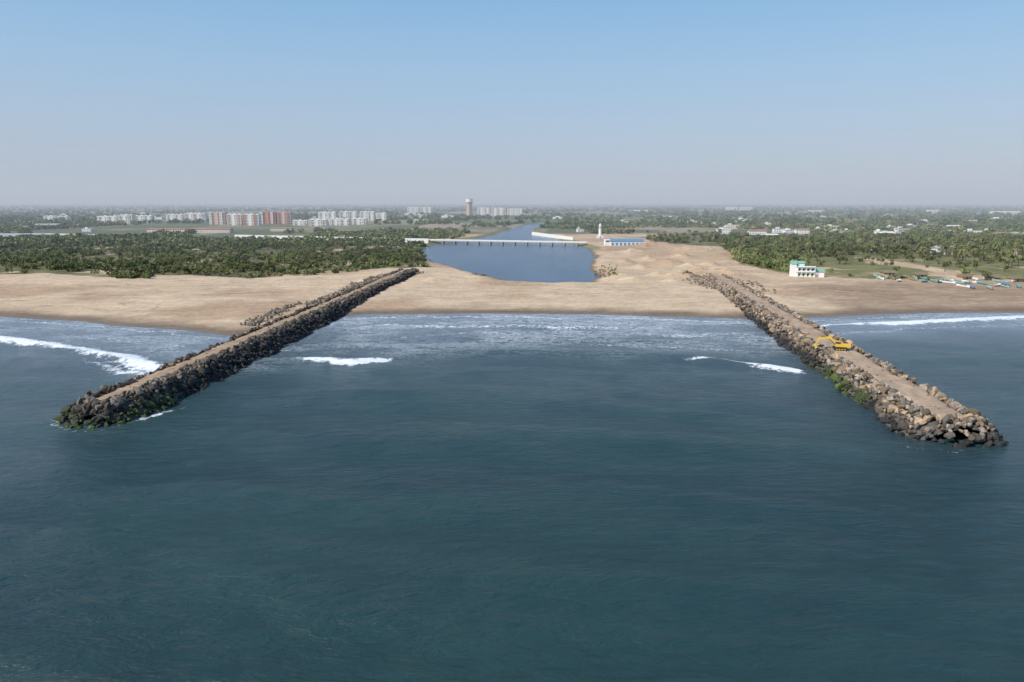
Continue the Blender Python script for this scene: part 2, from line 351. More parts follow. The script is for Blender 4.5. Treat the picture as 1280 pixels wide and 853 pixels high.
def jetty(name, A, B, Wb, Wt, top, path, tone, rockcol, mossside, darkall, poff):
    A = np.array(A); B = np.array(B); L = np.linalg.norm(B-A); dr = (B-A)/L; pr = np.array([dr[1], -dr[0]])
    def prof(s, c):
        r = np.where(s < 0, np.hypot(s, c), np.abs(c))
        r = r+(fbm(s, c, 9, 3, 31)-.5)*3.5
        return np.where(r < Wt, top, top-(r-Wt)*(top+1.5)/(Wb-Wt))
    def pdist(s, c): return np.where(s < 0, np.hypot(s*1.3, c-poff), np.abs(c-poff))
    ss = np.arange(-Wb+Wt, L, 1.2); cs = np.arange(-Wb, Wb+.1, .8)
    Sg, Cg = np.meshgrid(ss, cs); Sg = Sg.ravel(); Cg = Cg.ravel()
    z = prof(Sg, Cg)+(fbm(Sg, Cg, 3, 3, 32)-.5)*.5
    pw = path+(fbm(Sg, Cg*0, 12, 3, 33)-.5)*2.6
    on = 1-sst(pw-.3, pw+.6, pdist(Sg, Cg)+(fbm(Sg, Cg, 2.5, 2, 38)-.5)*1.2)
    z = np.where(on > .5, np.minimum(z, top)+.05, z-.75)
    colr = np.array([.10, .09, .08])[None]*(1-on[:, None])+np.array(tone)[None]*on[:, None]*(.55+.75*fbm(Sg, Cg*3, 5, 3, 34))[:, None]
    V = np.concatenate([A[None]+Sg[:, None]*dr+Cg[:, None]*pr, z[:, None]], 1)
    e = bpy.data.objects.new(name, None); scene.collection.objects.link(e)
    core = mesh_np(name+"_track", V, gridfaces(len(ss), len(cs)), TRKM, colr, True); core.parent = e
    step = 1.02
    gs, gc = np.meshgrid(np.arange(-Wb, L, step), np.arange(-Wb, Wb, step)); gs = gs.ravel(); gc = gc.ravel()
    gs = gs+rng.uniform(-.55, .55, len(gs)); gc = gc+rng.uniform(-.55, .55, len(gc))
    r = np.where(gs < 0, np.hypot(gs, gc), np.abs(gc)); pw = path+(fbm(gs, gc*0, 12, 3, 33)-.5)*2.6; pd = pdist(gs, gc)
    keep = (r < Wb-.3+rng.uniform(-1.8, .8, len(r))) & ((pd > pw+.3) | (rng.random(len(r)) < .05))
    gs, gc, r, pd, pw = gs[keep], gc[keep], r[keep], pd[keep], pw[keep]
    size = rng.uniform(.36, .78, len(gs))*rng.choice([1, 1, 1.4, .7], len(gs)); size = np.where(pd < pw, size*.35, size)
    z = prof(gs, gc)+rng.uniform(-.4, .35, len(gs))+np.where((pd > pw) & (r < Wt+1.0), .15, 0)
    pos = np.concatenate([A[None]+gs[:, None]*dr+gc[:, None]*pr, z[:, None]], 1)
    tn = rng.random(len(gs)); base = np.array(rockcol)[None]*(.35+1.05*tn[:, None]**1.4)
    warm = rng.random(len(gs))[:, None] < .4
    base = np.where(warm, base*np.array([1.18, 1.0, .78]), base)
    dark = 1-sst(darkall, darkall+1.6, z+(fbm(gs, gc, 10, 3, 35)-.5)*2.2)
    base = base*(1-dark[:, None])+np.array([.028, .027, .025])*(.6+.8*tn[:, None])*dark[:, None]
    mk = mossside(gs, gc)*sst(.30, .5, fbm(gs, gc, 8, 3, 36))*(1-sst(1.6, 2.8, z))*rng.uniform(.1, .9, len(gs))
    base = base*(1-mk[:, None])+np.array([.085, .125, .02])*(.4+.9*rng.random((len(gs), 1)))*mk[:, None]
    V, Fc, Cc = rockmesh(pos, size, base)
    ob = mesh_np(name+"_boulders", V, Fc, ROCKM, Cc, False, 3); ob.parent = e
    return A, dr, pr, L
jl = jetty("rock_breakwater", JL[0], JL[1], 11.5, 4.8, 4.0, 2.5, (.42, .29, .18), (.16, .135, .11), lambda s, c: (s < 14)*1., 2.5, -1.2)
jr = jetty("rock_breakwater.001", JR[0], JR[1], 12.2, 5.8, 4.0, 3.9, (.46, .325, .215), (.29, .24, .19), lambda s, c: ((s > 14) & (s < 62) & (c < -5))*1., 1.1, .6)

# loose riprap heaps on the beach
pts = []
for u0, v0, u1, v1, n, w in [(312, 404, 352, 386, 200, 3.4), (350, 388, 372, 380, 60, 2.2), (385, 381, 482, 344, 560, 2.6), (868, 350, 905, 362, 260, 6), (905, 349, 948, 372, 300, 3.5), (470, 352, 525, 341, 200, 4), (860, 345, 890, 350, 160, 5), (930, 352, 960, 366, 60, 5)]:
    A = np.array(survey(u0, v0, 2)); B = np.array(survey(u1, v1, 2)); tt = rng.random(n)
    pts.append(A[None]+(B-A)[None]*tt[:, None]+rng.normal(size=(n, 2))*w*.55)
pts = np.concatenate(pts); zz, _, _ = height(pts[:, 0].copy(), pts[:, 1].copy())
pos = np.concatenate([pts, (zz+rng.uniform(-.1, .5, len(pts)))[:, None]], 1)
V, Fc, Cc = rockmesh(pos, rng.uniform(.3, .85, len(pts)), np.array([.26, .205, .15])[None]*rng.uniform(.4, 1.4, (len(pts), 1)))
mesh_np("riprap_pile", V, Fc, ROCKM, Cc, False, 3)

# ------------------------------------------------------------------ vegetation
def leafquads(cen, rad, n, size, shell=.55):
    d = rng.normal(size=(n, 3)); d /= np.linalg.norm(d, axis=1)[:, None]
    r = (shell+(1-shell)*rng.random(n)**.5)
    pos = cen+d*rad*r[:, None]
    nrm = d*.8+rng.normal(size=(n, 3))*.6; nrm[:, 2] += .35; nrm /= np.linalg.norm(nrm, axis=1)[:, None]
    ref = rng.normal(size=(n, 3)); a = np.cross(nrm, ref); a /= np.linalg.norm(a, axis=1)[:, None]; b_ = np.cross(nrm, a)
    s = size*rng.uniform(.6, 1.3, (n, 1)); e = rng.uniform(.5, 1, (n, 1))
    V = np.stack([pos-a*s-b_*s*e, pos+a*s*.7-b_*s*e*1.1, pos+a*s+b_*s*e, pos-a*s*.8+b_*s*e*.8], 1)
    sh = np.repeat(rng.uniform(.7, 1.3, n), 4)
    return V.reshape(-1, 3), sh
def tube(pts, r0, r1):
    V = []; Fq = []
    for i, q in enumerate(pts):
        r = r0+(r1-r0)*i/(len(pts)-1)
        for k in range(4): an = k*math.pi/2; V.append((q[0]+r*math.cos(an), q[1]+r*math.sin(an), q[2]))
    for i in range(len(pts)-1):
        for k in range(4): Fq.append((i*4+k, i*4+(k+1) % 4, i*4+4+(k+1) % 4, i*4+4+k))
    return np.array(V), np.array(Fq)
def template(kind):
    Vs = []; Sh = []; Fs = []; off = 0; bark = []
    def add(V, Fq, sh, bk):
        nonlocal off
        Vs.append(V); Fs.append(Fq+off); Sh.append(sh); bark.append(np.full(len(V), bk)); off += len(V)
    def leaves(c, r, n, s, shell=.55):
        V, sh = leafquads(np.array(c), np.array(r), n, s, shell); add(V, np.arange(len(V)).reshape(-1, 4), sh*rng.uniform(.8, 1.2), 0.)
    if kind == 'tree':
        h = rng.uniform(2, 3); lean = rng.uniform(-.5, .5, 2)
        V, Fq = tube([(0, 0, -.5), (lean[0]*.5, lean[1]*.5, h*.6), (lean[0], lean[1], h)], .3, .18); add(V, Fq, np.ones(len(V)), 1.)
        for k in range(rng.integers(4, 7)):
            an = rng.uniform(0, 6.3); rr = rng.uniform(.6, 2.4); c = (lean[0]+rr*math.cos(an), lean[1]+rr*math.sin(an), h+rng.uniform(.4, 3.2))
            V, Fq = tube([(lean[0], lean[1], h-.3), ((lean[0]+c[0])/2, (lean[1]+c[1])/2, (h+c[2])/2-.2), c], .15, .05); add(V, Fq, np.ones(len(V)), 1.)
            leaves(c, (rng.uniform(1.1, 1.9), rng.uniform(1.1, 1.9), rng.uniform(.8, 1.4)), 42, .34)
    elif kind == 'bush':
        for k in range(rng.integers(3, 6)):
            an = rng.uniform(0, 6.3); rr = rng.uniform(0, 1.8)
            V, Fq = tube([(0, 0, -.3), (rr*math.cos(an), rr*math.sin(an), 1.2)], .1, .04); add(V, Fq, np.ones(len(V)), 1.)
            leaves((rr*math.cos(an), rr*math.sin(an), rng.uniform(.9, 2.0)), (rng.uniform(.9, 1.5), rng.uniform(.9, 1.5), rng.uniform(.8, 1.3)), 34, .32)
    elif kind == 'feather':
        V, Fq = tube([(0, 0, -.5), (.1, 0, 3), (0, 0, 7)], .2, .05); add(V, Fq, np.ones(len(V)), 1.)
        for k in range(6): leaves((rng.uniform(-.3, .3), rng.uniform(-.3, .3), 1.6+k), (1.5-.18*k, 1.5-.18*k, .8), 26, .27, .3)
    elif kind == 'clump':
        for k in range(4):
            leaves((rng.uniform(-4, 4), rng.uniform(-4, 4), rng.uniform(2.5, 5)), (rng.uniform(2.5, 4), rng.uniform(2.5, 4), rng.uniform(2, 3.4)), 16, 1.25, .6)
        V, Fq = tube([(0, 0, -1), (0, 0, 4)], .4, .2); add(V, Fq, np.ones(len(V)), 1.)
    elif kind == 'palm':
        hh = rng.uniform(8, 11); bx = rng.uniform(-1.5, 1.5)
        pts = [(bx*(i/5)**2, 0, -.5+(hh+.5)*i/5) for i in range(6)]
        V, Fq = tube(pts, .24, .15); add(V, Fq, np.ones(len(V)), 1.)
        for k in range(15):
            an = k*2.4+rng.uniform(-.2, .2); up = rng.uniform(-.1, 1.1); Lf = rng.uniform(3, 4); V = []; Fq = []
            ca, sa = math.cos(an), math.sin(an)
            for i in range(5):
                q = i/4; rr = Lf*q*math.cos(up*.6); z = hh+Lf*(q*math.sin(up)-.9*q*q); w = .55*math.sin(math.pi*min(.95, q*.85+.12))
                V += [(bx+ca*rr-sa*w, sa*rr+ca*w, z-.25), (bx+ca*rr, sa*rr, z), (bx+ca*rr+sa*w, sa*rr-ca*w, z-.25)]
            for i in range(4):
                Fq += [(i*3, i*3+1, i*3+4, i*3+3), (i*3+1, i*3+2, i*3+5, i*3+4)]
            add(np.array(V), np.array(Fq), np.full(len(V), rng.uniform(.6, 1.2)), 0.)
    return np.concatenate(Vs), np.concatenate(Fs), np.concatenate(Sh), np.concatenate(bark)
TPL = {k: [template(k) for _ in range(n)] for k, n in dict(tree=6, bush=6, feather=4, clump=6, palm=5).items()}
m, t, p = mat_new("foliage"); a = attr(t, 'Col')
f = maprange(t, noise(t, posn(t), 1.2, 3, .6), .3, .7, .75, 1.25)
fc = mixc(t, 1., a.outputs['Color'], f, 'MULTIPLY')
t.links.new(fc, p.inputs['Base Color']); p.inputs['Roughness'].default_value = .7; p.inputs['Specular IOR Level'].default_value = .25
FOLM = m
BARK = np.array([.16, .12, .09])
def forest(name, items):
    Vs = []; Fs = []; Cs = []; off = 0
    for kind, xy, sc, colr in items:
        z, _, _ = height(xy[:, 0].copy(), xy[:, 1].copy()); tp = TPL[kind]; var = rng.integers(0, len(tp), len(xy)); ang = rng.uniform(0, 6.28, len(xy))
        for k, (V, Fq, sh, bk) in enumerate(tp):
            s = np.where(var == k)[0]; n = len(s)
            if n == 0: continue
            ca, sa = np.cos(ang[s])[:, None], np.sin(ang[s])[:, None]; q = sc[s][:, None]; hq = q*rng.uniform(.8, 1.2, (n, 1))
            W = np.stack([(V[None, :, 0]*ca-V[None, :, 1]*sa)*q+xy[s, 0][:, None], (V[None, :, 0]*sa+V[None, :, 1]*ca)*q+xy[s, 1][:, None], V[None, :, 2]*hq+z[s][:, None]], -1)
            cc = colr[s][:, None, :]*sh[None, :, None]; cc = cc*(1-bk[None, :, None])+BARK*bk[None, :, None]
            Vs.append(W.reshape(-1, 3)); Cs.append(np.clip(cc, .005, 1).reshape(-1, 3))
            Fs.append((Fq[None]+(np.arange(n)*len(V))[:, None, None]).reshape(-1, 4)+off); off += n*len(V)
    return mesh_np(name, np.concatenate(Vs), np.concatenate(Fs), FOLM, np.concatenate(Cs), False)
GREENS = np.array([[.14, .165, .055], [.105, .13, .045], [.18, .19, .07], [.08, .105, .042], [.20, .185, .09]])
def gcol(n, xy=None):
    c = GREENS[rng.integers(0, 5, n)]*rng.uniform(.8, 1.2, (n, 1))
    if xy is not None: c = c*(.65+.85*fbm(xy[:, 0], xy[:, 1], 45, 3, 60))[:, None]
    return c
def scatter(poly, n, thr, s, off, ymax=1e9, ymin=0):
    P = np.array(poly); lo = P.min(0); hi = P.max(0)
    q = rng.uniform(lo, hi, (n, 2)); k = inpoly(q[:, 0], q[:, 1], poly) & (fbm(q[:, 0], q[:, 1], s, 3, off) > thr) & (q[:, 1] < ymax) & (q[:, 1] > ymin)
    q = q[k]; z, d, sdv = height(q[:, 0].copy(), q[:, 1].copy())
    return q[z > .5]
q1 = scatter(VEGL, 31000, .38, 30, 40, 760); q1 = q1[np.abs(q1[:, 0]) < 560]
k = rng.random(len(q1)); hl = fbm(q1[:, 0], q1[:, 1], 55, 3, 44)
tr = q1[(k < .4*(hl > .47))]; bu = q1[(k >= .42) & (k < .80)]; fe = q1[(k > .88) & (hl > .5)]
print("near veg", len(tr), len(bu), len(fe))
forest("shrub_thicket", [('tree', tr, rng.uniform(.5, .9, len(tr)), gcol(len(tr), tr)), ('bush', bu, rng.uniform(.6, 1.3, len(bu)), gcol(len(bu), bu)), ('feather', fe, rng.uniform(.5, .9, len(fe)), gcol(len(fe), fe))])
q2 = scatter(VEGL, 8000, .38, 50, 41, 1e9, 740)
BL = S([(913, 312), (918, 326), (985, 341), (1005, 338), (1010, 318), (960, 308)], 2)
q3 = scatter(BL, 3000, .2, 30, 42)
q4 = scatter(VEGR, 26000, .47, 45, 43, 900)
q4 = q4[(rng.random(len(q4)) < sst(500, 700, q4[:, 1])*.8+.06)]
lb = np.array([survey(130+rng.uniform(10, 60), rng.uniform(345, 349), 2) for _ in range(45)])
lg = np.array([survey(rng.uniform(744, 772), rng.uniform(333, 347), 1) for _ in range(70)]+[survey(rng.uniform(590, 612), rng.uniform(342, 346), 1) for _ in range(18)])
forest("bush_mass", [('bush', q3, rng.uniform(.8, 1.6, len(q3)), gcol(len(q3), q3)*1.2), ('bush', lb, rng.uniform(.7, 1.3, 45), gcol(45)), ('bush', lg, rng.uniform(.18, .4, len(lg)), gcol(len(lg))*1.2)])
kk = rng.random(len(q4)); a4 = q4[kk < .42]; b4 = q4[kk >= .55][:2200]
forest("tree_grove", [('tree', a4, rng.uniform(.7, 1.3, len(a4)), gcol(len(a4), a4)), ('bush', b4, rng.uniform(.6, 1.3, len(b4)), gcol(len(b4), b4))])
PG = S([(1000, 300), (1290, 306), (1290, 338), (1190, 330), (1050, 312)], 2)
pp = scatter(PG, 1200, .42, 30, 45); pp = pp[:330]
p2 = scatter(VEGR, 2400, .48, 60, 46, 1e9, 620)[:450]
pp = np.concatenate([pp, p2])
forest("coconut_palm_grove", [('palm', pp, rng.uniform(.75, 1.1, len(pp)), gcol(len(pp)))])
def fartrees(n, y0, y1, thr):
    y = np.exp(rng.uniform(math.log(y0), math.log(y1), n)); x = rng.uniform(-1, 1, n)*(y*.85+100)
    k = fbm(x, y*.6, 170, 4, 50) > thr-.05*(x > 100)
    q = np.stack([x, y], -1)[k]; z, d, s = height(q[:, 0].copy(), q[:, 1].copy())
    return q[(s > 12)]
f1 = fartrees(11000, 780, 1500, .52); f1 = f1[~((np.abs(f1[:, 0]-100) < 230) & (f1[:, 1] < 900))]
f2 = fartrees(13000, 1400, 9000, .46)
forest("distant_tree_belt", [('clump', f1, rng.uniform(.5, .95, len(f1)), gcol(len(f1), f1)), ('clump', q2, rng.uniform(.3, .7, len(q2)), gcol(len(q2), q2)), ('clump', f2, rng.uniform(.7, 1.4, len(f2)), gcol(len(f2), f2)*.9)])

# ------------------------------------------------------------------ built structures
MATS = {}
def paint(name, colr, rough=.7, ns=.8, metal=0):
    if name in MATS: return MATS[name]
    m, t, p = mat_new(name); P = posn(t)
    f = maprange(t, noise(t, P, ns, 5, .65), .25, .75, .8, 1.1)
    t.links.new(mixc(t, 1., colr, f, 'MULTIPLY'), p.inputs['Base Color']); p.inputs['Roughness'].default_value = rough; p.inputs['Metallic'].default_value = metal
    MATS[name] = m; return m
white = paint("white_plaster", (.78, .77, .74)); cream = paint("cream_plaster", (.66, .61, .51)); brick = paint("terracotta_wall", (.50, .24, .16)); pink = paint("pink_plaster", (.62, .45, .38))
glass = paint("dark_window", (.05, .055, .06), .2); conc = paint("concrete", (.45, .43, .40)); blue = paint("blue_sheet_roof", (.10, .28, .45)); redr = paint("red_tile_roof", (.36, .19, .13))
green = paint("green_paint", (.20, .42, .32)); yellow = paint("yellow_paint", (.72, .46, .05), .5); black = paint("black_steel", (.03, .03, .03), .6); tan = paint("tan_plaster", (.50, .36, .22)); grey = paint("grey_sheet", (.45, .46, .47))
class Bld:
    def __init__(s, name, x, y, rot=0, z=None):
        if z is None: z = float(height(np.array([x]), np.array([y]))[0][0])
        s.name = name; s.e = bpy.data.objects.new(name, None); s.e.location = (x, y, z-.05); s.e.rotation_euler = (0, 0, rot); scene.collection.objects.link(s.e); s.p = {}
    def bm(s, part, mat):
        if part not in s.p: s.p[part] = (bmesh.new(), mat)
        return s.p[part][0]
    def box(s, part, mat, x0, x1, y0, y1, z0, z1):
        bm = s.bm(part, mat); M = Matrix.Translation(((x0+x1)/2, (y0+y1)/2, (z0+z1)/2)) @ Matrix.Diagonal((x1-x0, y1-y0, z1-z0, 1)); bmesh.ops.create_cube(bm, size=1, matrix=M)
    def beam(s, part, mat, a, b_, w, h, w2=None, h2=None):
        a = Vector(a); b_ = Vector(b_); d = (b_-a).normalized(); up = Vector((0, 0, 1)); sd_ = d.cross(up)
        if sd_.length < 1e-3: sd_ = Vector((0, 1, 0))
        sd_.normalize(); u2 = sd_.cross(d); bm = s.bm(part, mat); w2 = w2 or w; h2 = h2 or h
        vs = [bm.verts.new(q+sd_*i*ww/2+u2*j*hh/2) for q, ww, hh in ((a, w, h), (b_, w2, h2)) for i, j in ((-1, -1), (1, -1), (1, 1), (-1, 1))]
        for f in ((3, 2, 1, 0), (4, 5, 6, 7), (0, 1, 5, 4), (1, 2, 6, 5), (2, 3, 7, 6), (3, 0, 4, 7)): bm.faces.new([vs[i] for i in f])
    def cyl(s, part, mat, x, y, z0, z1, r0, r1=None, seg=16, axis=None):
        bm = s.bm(part, mat); M = Matrix.Translation((x, y, (z0+z1)/2)) if axis is None else axis
        bmesh.ops.create_cone(bm, cap_ends=True, segments=seg, radius1=r0, radius2=r0 if r1 is None else r1, depth=abs(z1-z0), matrix=M)
    def gable(s, part, mat, x0, x1, y0, y1, z0, h, ov=.5):
        bm = s.bm(part, mat); ym = (y0+y1)/2
        q = [(x0-ov, y0-ov, z0), (x1+ov, y0-ov, z0), (x1+ov, y1+ov, z0), (x0-ov, y1+ov, z0), (x0-ov, ym, z0+h), (x1+ov, ym, z0+h)]
        v = [bm.verts.new(c) for c in q]
        for f in ((3, 2, 1, 0), (0, 1, 5, 4), (2, 3, 4, 5), (0, 4, 3), (1, 2, 5)): bm.faces.new([v[i] for i in f])
    def done(s):
        for part, (bm, mat) in s.p.items():
            me = bpy.data.meshes.new(part); bmesh.ops.recalc_face_normals(bm, faces=bm.faces[:]); bm.to_mesh(me); bm.free(); me.materials.append(mat)
            ob = bpy.data.objects.new(part, me); scene.collection.objects.link(ob); ob.parent = s.e
        return s.e
def apartment(name, x, y, w, d, fl, wall, accent, rot=0):
    B = Bld(name, x, y, rot); fh = 3.1; h = fl*fh; n = max(2, int(w/9)); bw = w/n
    B.box("walls", wall, -w/2, w/2, -d/2, d/2, -1, h)
    for i in range(n):
        x0 = -w/2+i*bw
        if i % 2 == 0: B.box("projecting_bays", accent, x0+.6, x0+bw*.5, -d/2-1.2, -d/2+.1, -1, h+.6)
        B.box("roof_stair_head" if i % 2 else "roof_tank", wall, x0+bw*.3, x0+bw*.65, -2, 3, h, h+(2.8 if i % 2 else 1.8))
    for f in range(fl):
        z = f*fh
        for i in range(n):
            x0 = -w/2+i*bw
            B.box("windows", glass, x0+bw*.62, x0+bw*.86, -d/2-.08, -d/2+.3, z+.9, z+2.3)
            B.box("balcony_slabs", wall, x0+bw*.55, x0+bw*.97, -d/2-1.1, -d/2-.1, z+2.7, z+2.95)
            if i % 2 == 0: B.box("windows", glass, x0+1.4, x0+bw*.5-1.2, -d/2-1.28, -d/2-1.1, z+1.0, z+2.1)
        for sgn in (-1, 1):
            for j in range(2): B.box("windows", glass, sgn*w/2-.08, sgn*w/2+.08, -d/2+2+j*d*.45, -d/2+4+j*d*.45, z+.9, z+2.2)
    for (a0, a1, b0, b1) in ((-w/2, w/2, -d/2, -d/2+.25), (-w/2, w/2, d/2-.25, d/2), (-w/2, -w/2+.25, -d/2+.25, d/2-.25), (w/2-.25, w/2, -d/2+.25, d/2-.25)):
        B.box("parapet", wall, a0, a1, b0, b1, h, h+1)
    return B.done()
def place(u0, u1, vb, vt, wall, accent, rot=0, dy=0, name="apartment_building"):
    x0, y0 = survey(u0, vb, 2); x1, _ = survey(u1, vb, 2); hgt = (vb-vt)*y0/F*.84; fl = max(1, round((hgt-2)/3.1))
    apartment(name, (x0+x1)/2, y0+dy+7, abs(x1-x0), 14, fl, wall, accent, rot)
for a in [(122, 146, 280, 268, white, white), (148, 166, 280, 266, white, cream), (168, 190, 279, 267, white, white), (208, 228, 277, 266, white, white), (231, 257, 277, 265, white, cream),
          (262, 282, 281, 263, pink, white), (284, 302, 282, 264, white, pink), (304, 324, 282, 264, white, brick), (326, 345, 280, 262, brick, white), (347, 364, 280, 262, pink, brick),
          (366, 384, 282, 273, white, white), (386, 408, 283, 272, white, cream), (398, 420, 277, 262, white, white), (412, 436, 282, 271, white, white), (424, 446, 276, 262, white, cream), (440, 458, 281, 272, white, white), (450, 468, 276, 262, white, white), (470, 483, 276, 264, white, white),
          (509, 524, 268, 258, white, white), (526, 539, 268, 258, white, cream), (517, 535, 279, 273, white, cream), (597, 612, 269, 258, white, white), (614, 632, 270, 258, white, cream), (634, 653, 269, 259, white, white),
          (55, 70, 277, 269, white, white), (72, 85, 277, 268, white, cream), (908, 922, 263, 258, white, white), (925, 941, 263, 258, white, white), (1012, 1030, 266, 262, cream, white), (1160, 1176, 267, 262, white, white), (1240, 1276, 268, 264, white, white), (790, 810, 265, 262, white, white)]:
    place(*a)
def house(x, y, w, d, h, wall, roofm, gable=False, rot=0, name="house"):
    B = Bld(name, x, y, rot)
    B.box("walls", wall, -w/2, w/2, -d/2, d/2, -1, h)
    n = max(2, int(w/3.5))
    for i in range(n):
        xx = -w/2+(i+.5)*w/n
        if i == n//2: B.box("door", redr, xx-.55, xx+.55, -d/2-.06, -d/2+.2, 0, 2.1)
        else: B.box("windows", glass, xx-.6, xx+.6, -d/2-.06, -d/2+.2, .9, 2.1)
        if h > 5: B.box("windows", glass, xx-.6, xx+.6, -d/2-.06, -d/2+.2, 4.1, 5.3)
    for k in (-1, 1): B.box("windows", glass, k*w/2-.06, k*w/2+.06, -.7, .7, .9, 2.1)
    if gable: B.gable("roof", roofm, -w/2, w/2, -d/2, d/2, h+.01, h*.35)
    else:
        B.box("roof", roofm, -w/2-.4, w/2+.4, -d/2-.4, d/2+.4, h, h+.25); B.box("roof_stair_head", wall, -w*.3, -w*.05, 0, d*.35, h+.25, h+2.4)
    return B.done()
HS = [(904, 292, 20, 6.5, white, white, False), (915, 286, 24, 7, cream, conc, False), (1178, 318, 18, 6, white, grey, True), (1100, 294, 16, 6, white, white, False), (1262, 318, 14, 4, cream, redr, True), (975, 291, 22, 6, white, conc, False), (1040, 287, 26, 6, cream, white, False), (1140, 286, 22, 6, white, white, False), (1236, 292, 18, 5, white, conc, False), (1215, 280, 36, 6, white, grey, True),
        (1250, 276, 50, 6, white, white, False), (930, 277, 40, 6, white, white, False), (868, 280, 30, 6, white, conc, False), (1010, 279, 34, 5, white, redr, True), (840, 274, 36, 6, cream, white, False), (780, 280, 24, 5, white, white, False), (110, 290, 14, 5, white, white, False), (60, 284, 40, 5, white, grey, True), (20, 280, 30, 5, cream, conc, False), (560, 272, 40, 6, white, conc, False), (480, 290, 12, 4, cream, redr, True), (700, 274, 40, 5, white, white, False), (725, 290, 10, 5, white, conc, False), (1085, 312, 12, 4, white, redr, True), (1060, 292, 14, 5, white, conc, False), (960, 282, 16, 5, cream, white, False), (1190, 300, 12, 5, cream, redr, True)]
hr = random.Random(5)
for i in range(34):
    HS.append((hr.uniform(880, 1278), hr.uniform(270, 298), hr.uniform(10, 26), hr.uniform(4, 7), hr.choice([white, cream, white, pink]), hr.choice([white, conc, grey, redr]), hr.random() < .4))
for i in range(8): HS.append((hr.uniform(0, 600), hr.uniform(268, 275), hr.uniform(24, 50), hr.uniform(5, 9), white, conc, False))
for u, v, w, h, wl, rf, g in HS:
    x, y = survey(u, v, 2); house(x, y, w, 9, h, wl, rf, g, random.uniform(-.25, .25))
for u0, u1, v, h in [(187, 236, 291, 5.5), (238, 290, 291, 5.5), (0, 30, 297, 4), (33, 70, 297, 4.2), (340, 366, 289, 4.5)]:
    x0, y = survey(u0, v, 2); x1, _ = survey(u1, v, 2)
    house((x0+x1)/2, y, x1-x0, 16, h, cream if v < 295 else white, redr if v < 295 else grey, True, 0, "warehouse_shed")
def wall(pts, h, name):
    a = survey(*pts[0], 2); b_ = survey(*pts[1], 2); L = math.dist(a, b_); B = Bld(name, a[0], a[1], math.atan2(b_[1]-a[1], b_[0]-a[0]), 1.6)
    n = int(L/8)
    for i in range(n+1): B.box("pillars", white, i*L/n-.3, i*L/n+.3, -.3, .3, -1, h+.3)
    for i in range(n): B.box("panels", white, i*L/n+.301, (i+1)*L/n-.301, -.12, .12, -1, h)
    B.done()
wall(((294, 298.5), (535, 304)), 5.6, "compound_wall"); wall(((665, 293), (716, 300)), 4.0, "compound_wall"); wall(((75, 294.5), (120, 295.5)), 3, "compound_wall")
x, y = survey(587, 270, 2); B = Bld("water_tower", x, y)
B.cyl("shaft", tan, 0, 0, -1, 40, 10.5, 8.5, 20); B.cyl("tank", tan, 0, 0, 40.05, 46, 9, 12.0, 24); B.cyl("tank_wall", white, 0, 0, 46.02, 56, 12.0, 12.0, 24); B.cyl("roof", tan, 0, 0, 56.02, 60, 12.5, 1, 24)
for i in range(6): B.box("windows", glass, -.9, .9, -10.9, -8, 4+i*6, 6.5+i*6)
B.done()
x, y = survey(750, 298, 2); B = Bld("white_watch_tower", x, y)
B.box("base", white, -4, 4, -4, 4, -1, 3.5); B.cyl("shaft", white, 0, 0, 3.5, 14.5, 2.2, 1.8, 14); B.cyl("gallery", conc, 0, 0, 14.52, 15.1, 3, 3, 14); B.cyl("lantern_room", white, 0, 0, 15.12, 17.6, 1.7, 1.7, 12); B.cyl("dome", white, 0, 0, 17.62, 19.4, 1.9, .2, 12)
B.box("door", glass, -.6, .6, -4.06, -3.8, 0, 2.2); B.done()
x0, y = survey(762, 307, 2); x1, _ = survey(803, 307, 2)
B = Bld("blue_roof_building", (x0+x1)/2, y, .03); w = x1-x0
B.box("walls", white, -w/2, w/2, -6, 6, -1, 5); B.gable("roof", blue, -w/2, w/2, -6, 6, 5.01, 2.2, .8)
for i in range(8): B.box("blue_shutters", blue, -w/2+1+i*w/8, -w/2+3.6+i*w/8, -6.07, -5.8, .2, 3.2)
B.box("annexe", white, -w/2-6, -w/2-.1, -4, 4, -1, 7); B.box("annexe_windows", glass, -w/2-5, -w/2-1, -4.07, -3.8, 4, 5.5); B.done()
x, y = survey(1006, 346, 2); B = Bld("beach_house", x, y, -.15)
B.box("walls", white, -6, 5, -4, 4, -1, 6.2); B.box("side_wing", white, 5.05, 11, -3, 3, -1, 3.4); B.gable("wing_roof", green, 5.1, 11, -3, 3, 3.41, 1.4, .5)
for z in (3.05, 6.25): B.box("floor_slabs", green, -6.4, 5.0, -5.4, 4.3, z, z+.22)
for i in range(5): B.box("veranda_posts", white, -6.2+i*2.7, -5.95+i*2.7, -5.3, -5.05, 0, 3.05); B.box("veranda_posts", white, -6.2+i*2.7, -5.95+i*2.7, -5.3, -5.05, 3.27, 6.25)
B.box("balustrade", white, -6.2, 4.8, -5.32, -5.24, 3.3, 4.2); B.box("parapet", white, -6.2, 4.9, -5.2, -5.0, 6.47, 7.2)
for i in range(4):
    for z in (.9, 4.1): B.box("windows", glass, -5.3+i*2.7, -4.1+i*2.7, -4.07, -3.8, z, z+1.3)
B.box("stair_tower", white, -9.2, -6.05, -2.5, 2.5, -1, 8.2); B.gable("tower_roof", green, -9.2, -6.05, -2.5, 2.5, 8.21, 2, .4)
B.box("roof_room", white, -5, -1, -1, 3, 6.47, 8.6); B.gable("roof_room_cover", green, -5, -1, -1, 3, 8.61, 1.3, .4); B.done()
a = survey(540, 302.5, 2); b_ = survey(722, 305.5, 2); L = math.dist(a, b_); B = Bld("river_bridge", a[0], a[1], math.atan2(b_[1]-a[1], b_[0]-a[0]), 0)
B.box("deck", conc, -10, L+10, -4, 4, 3.2, 4.0)
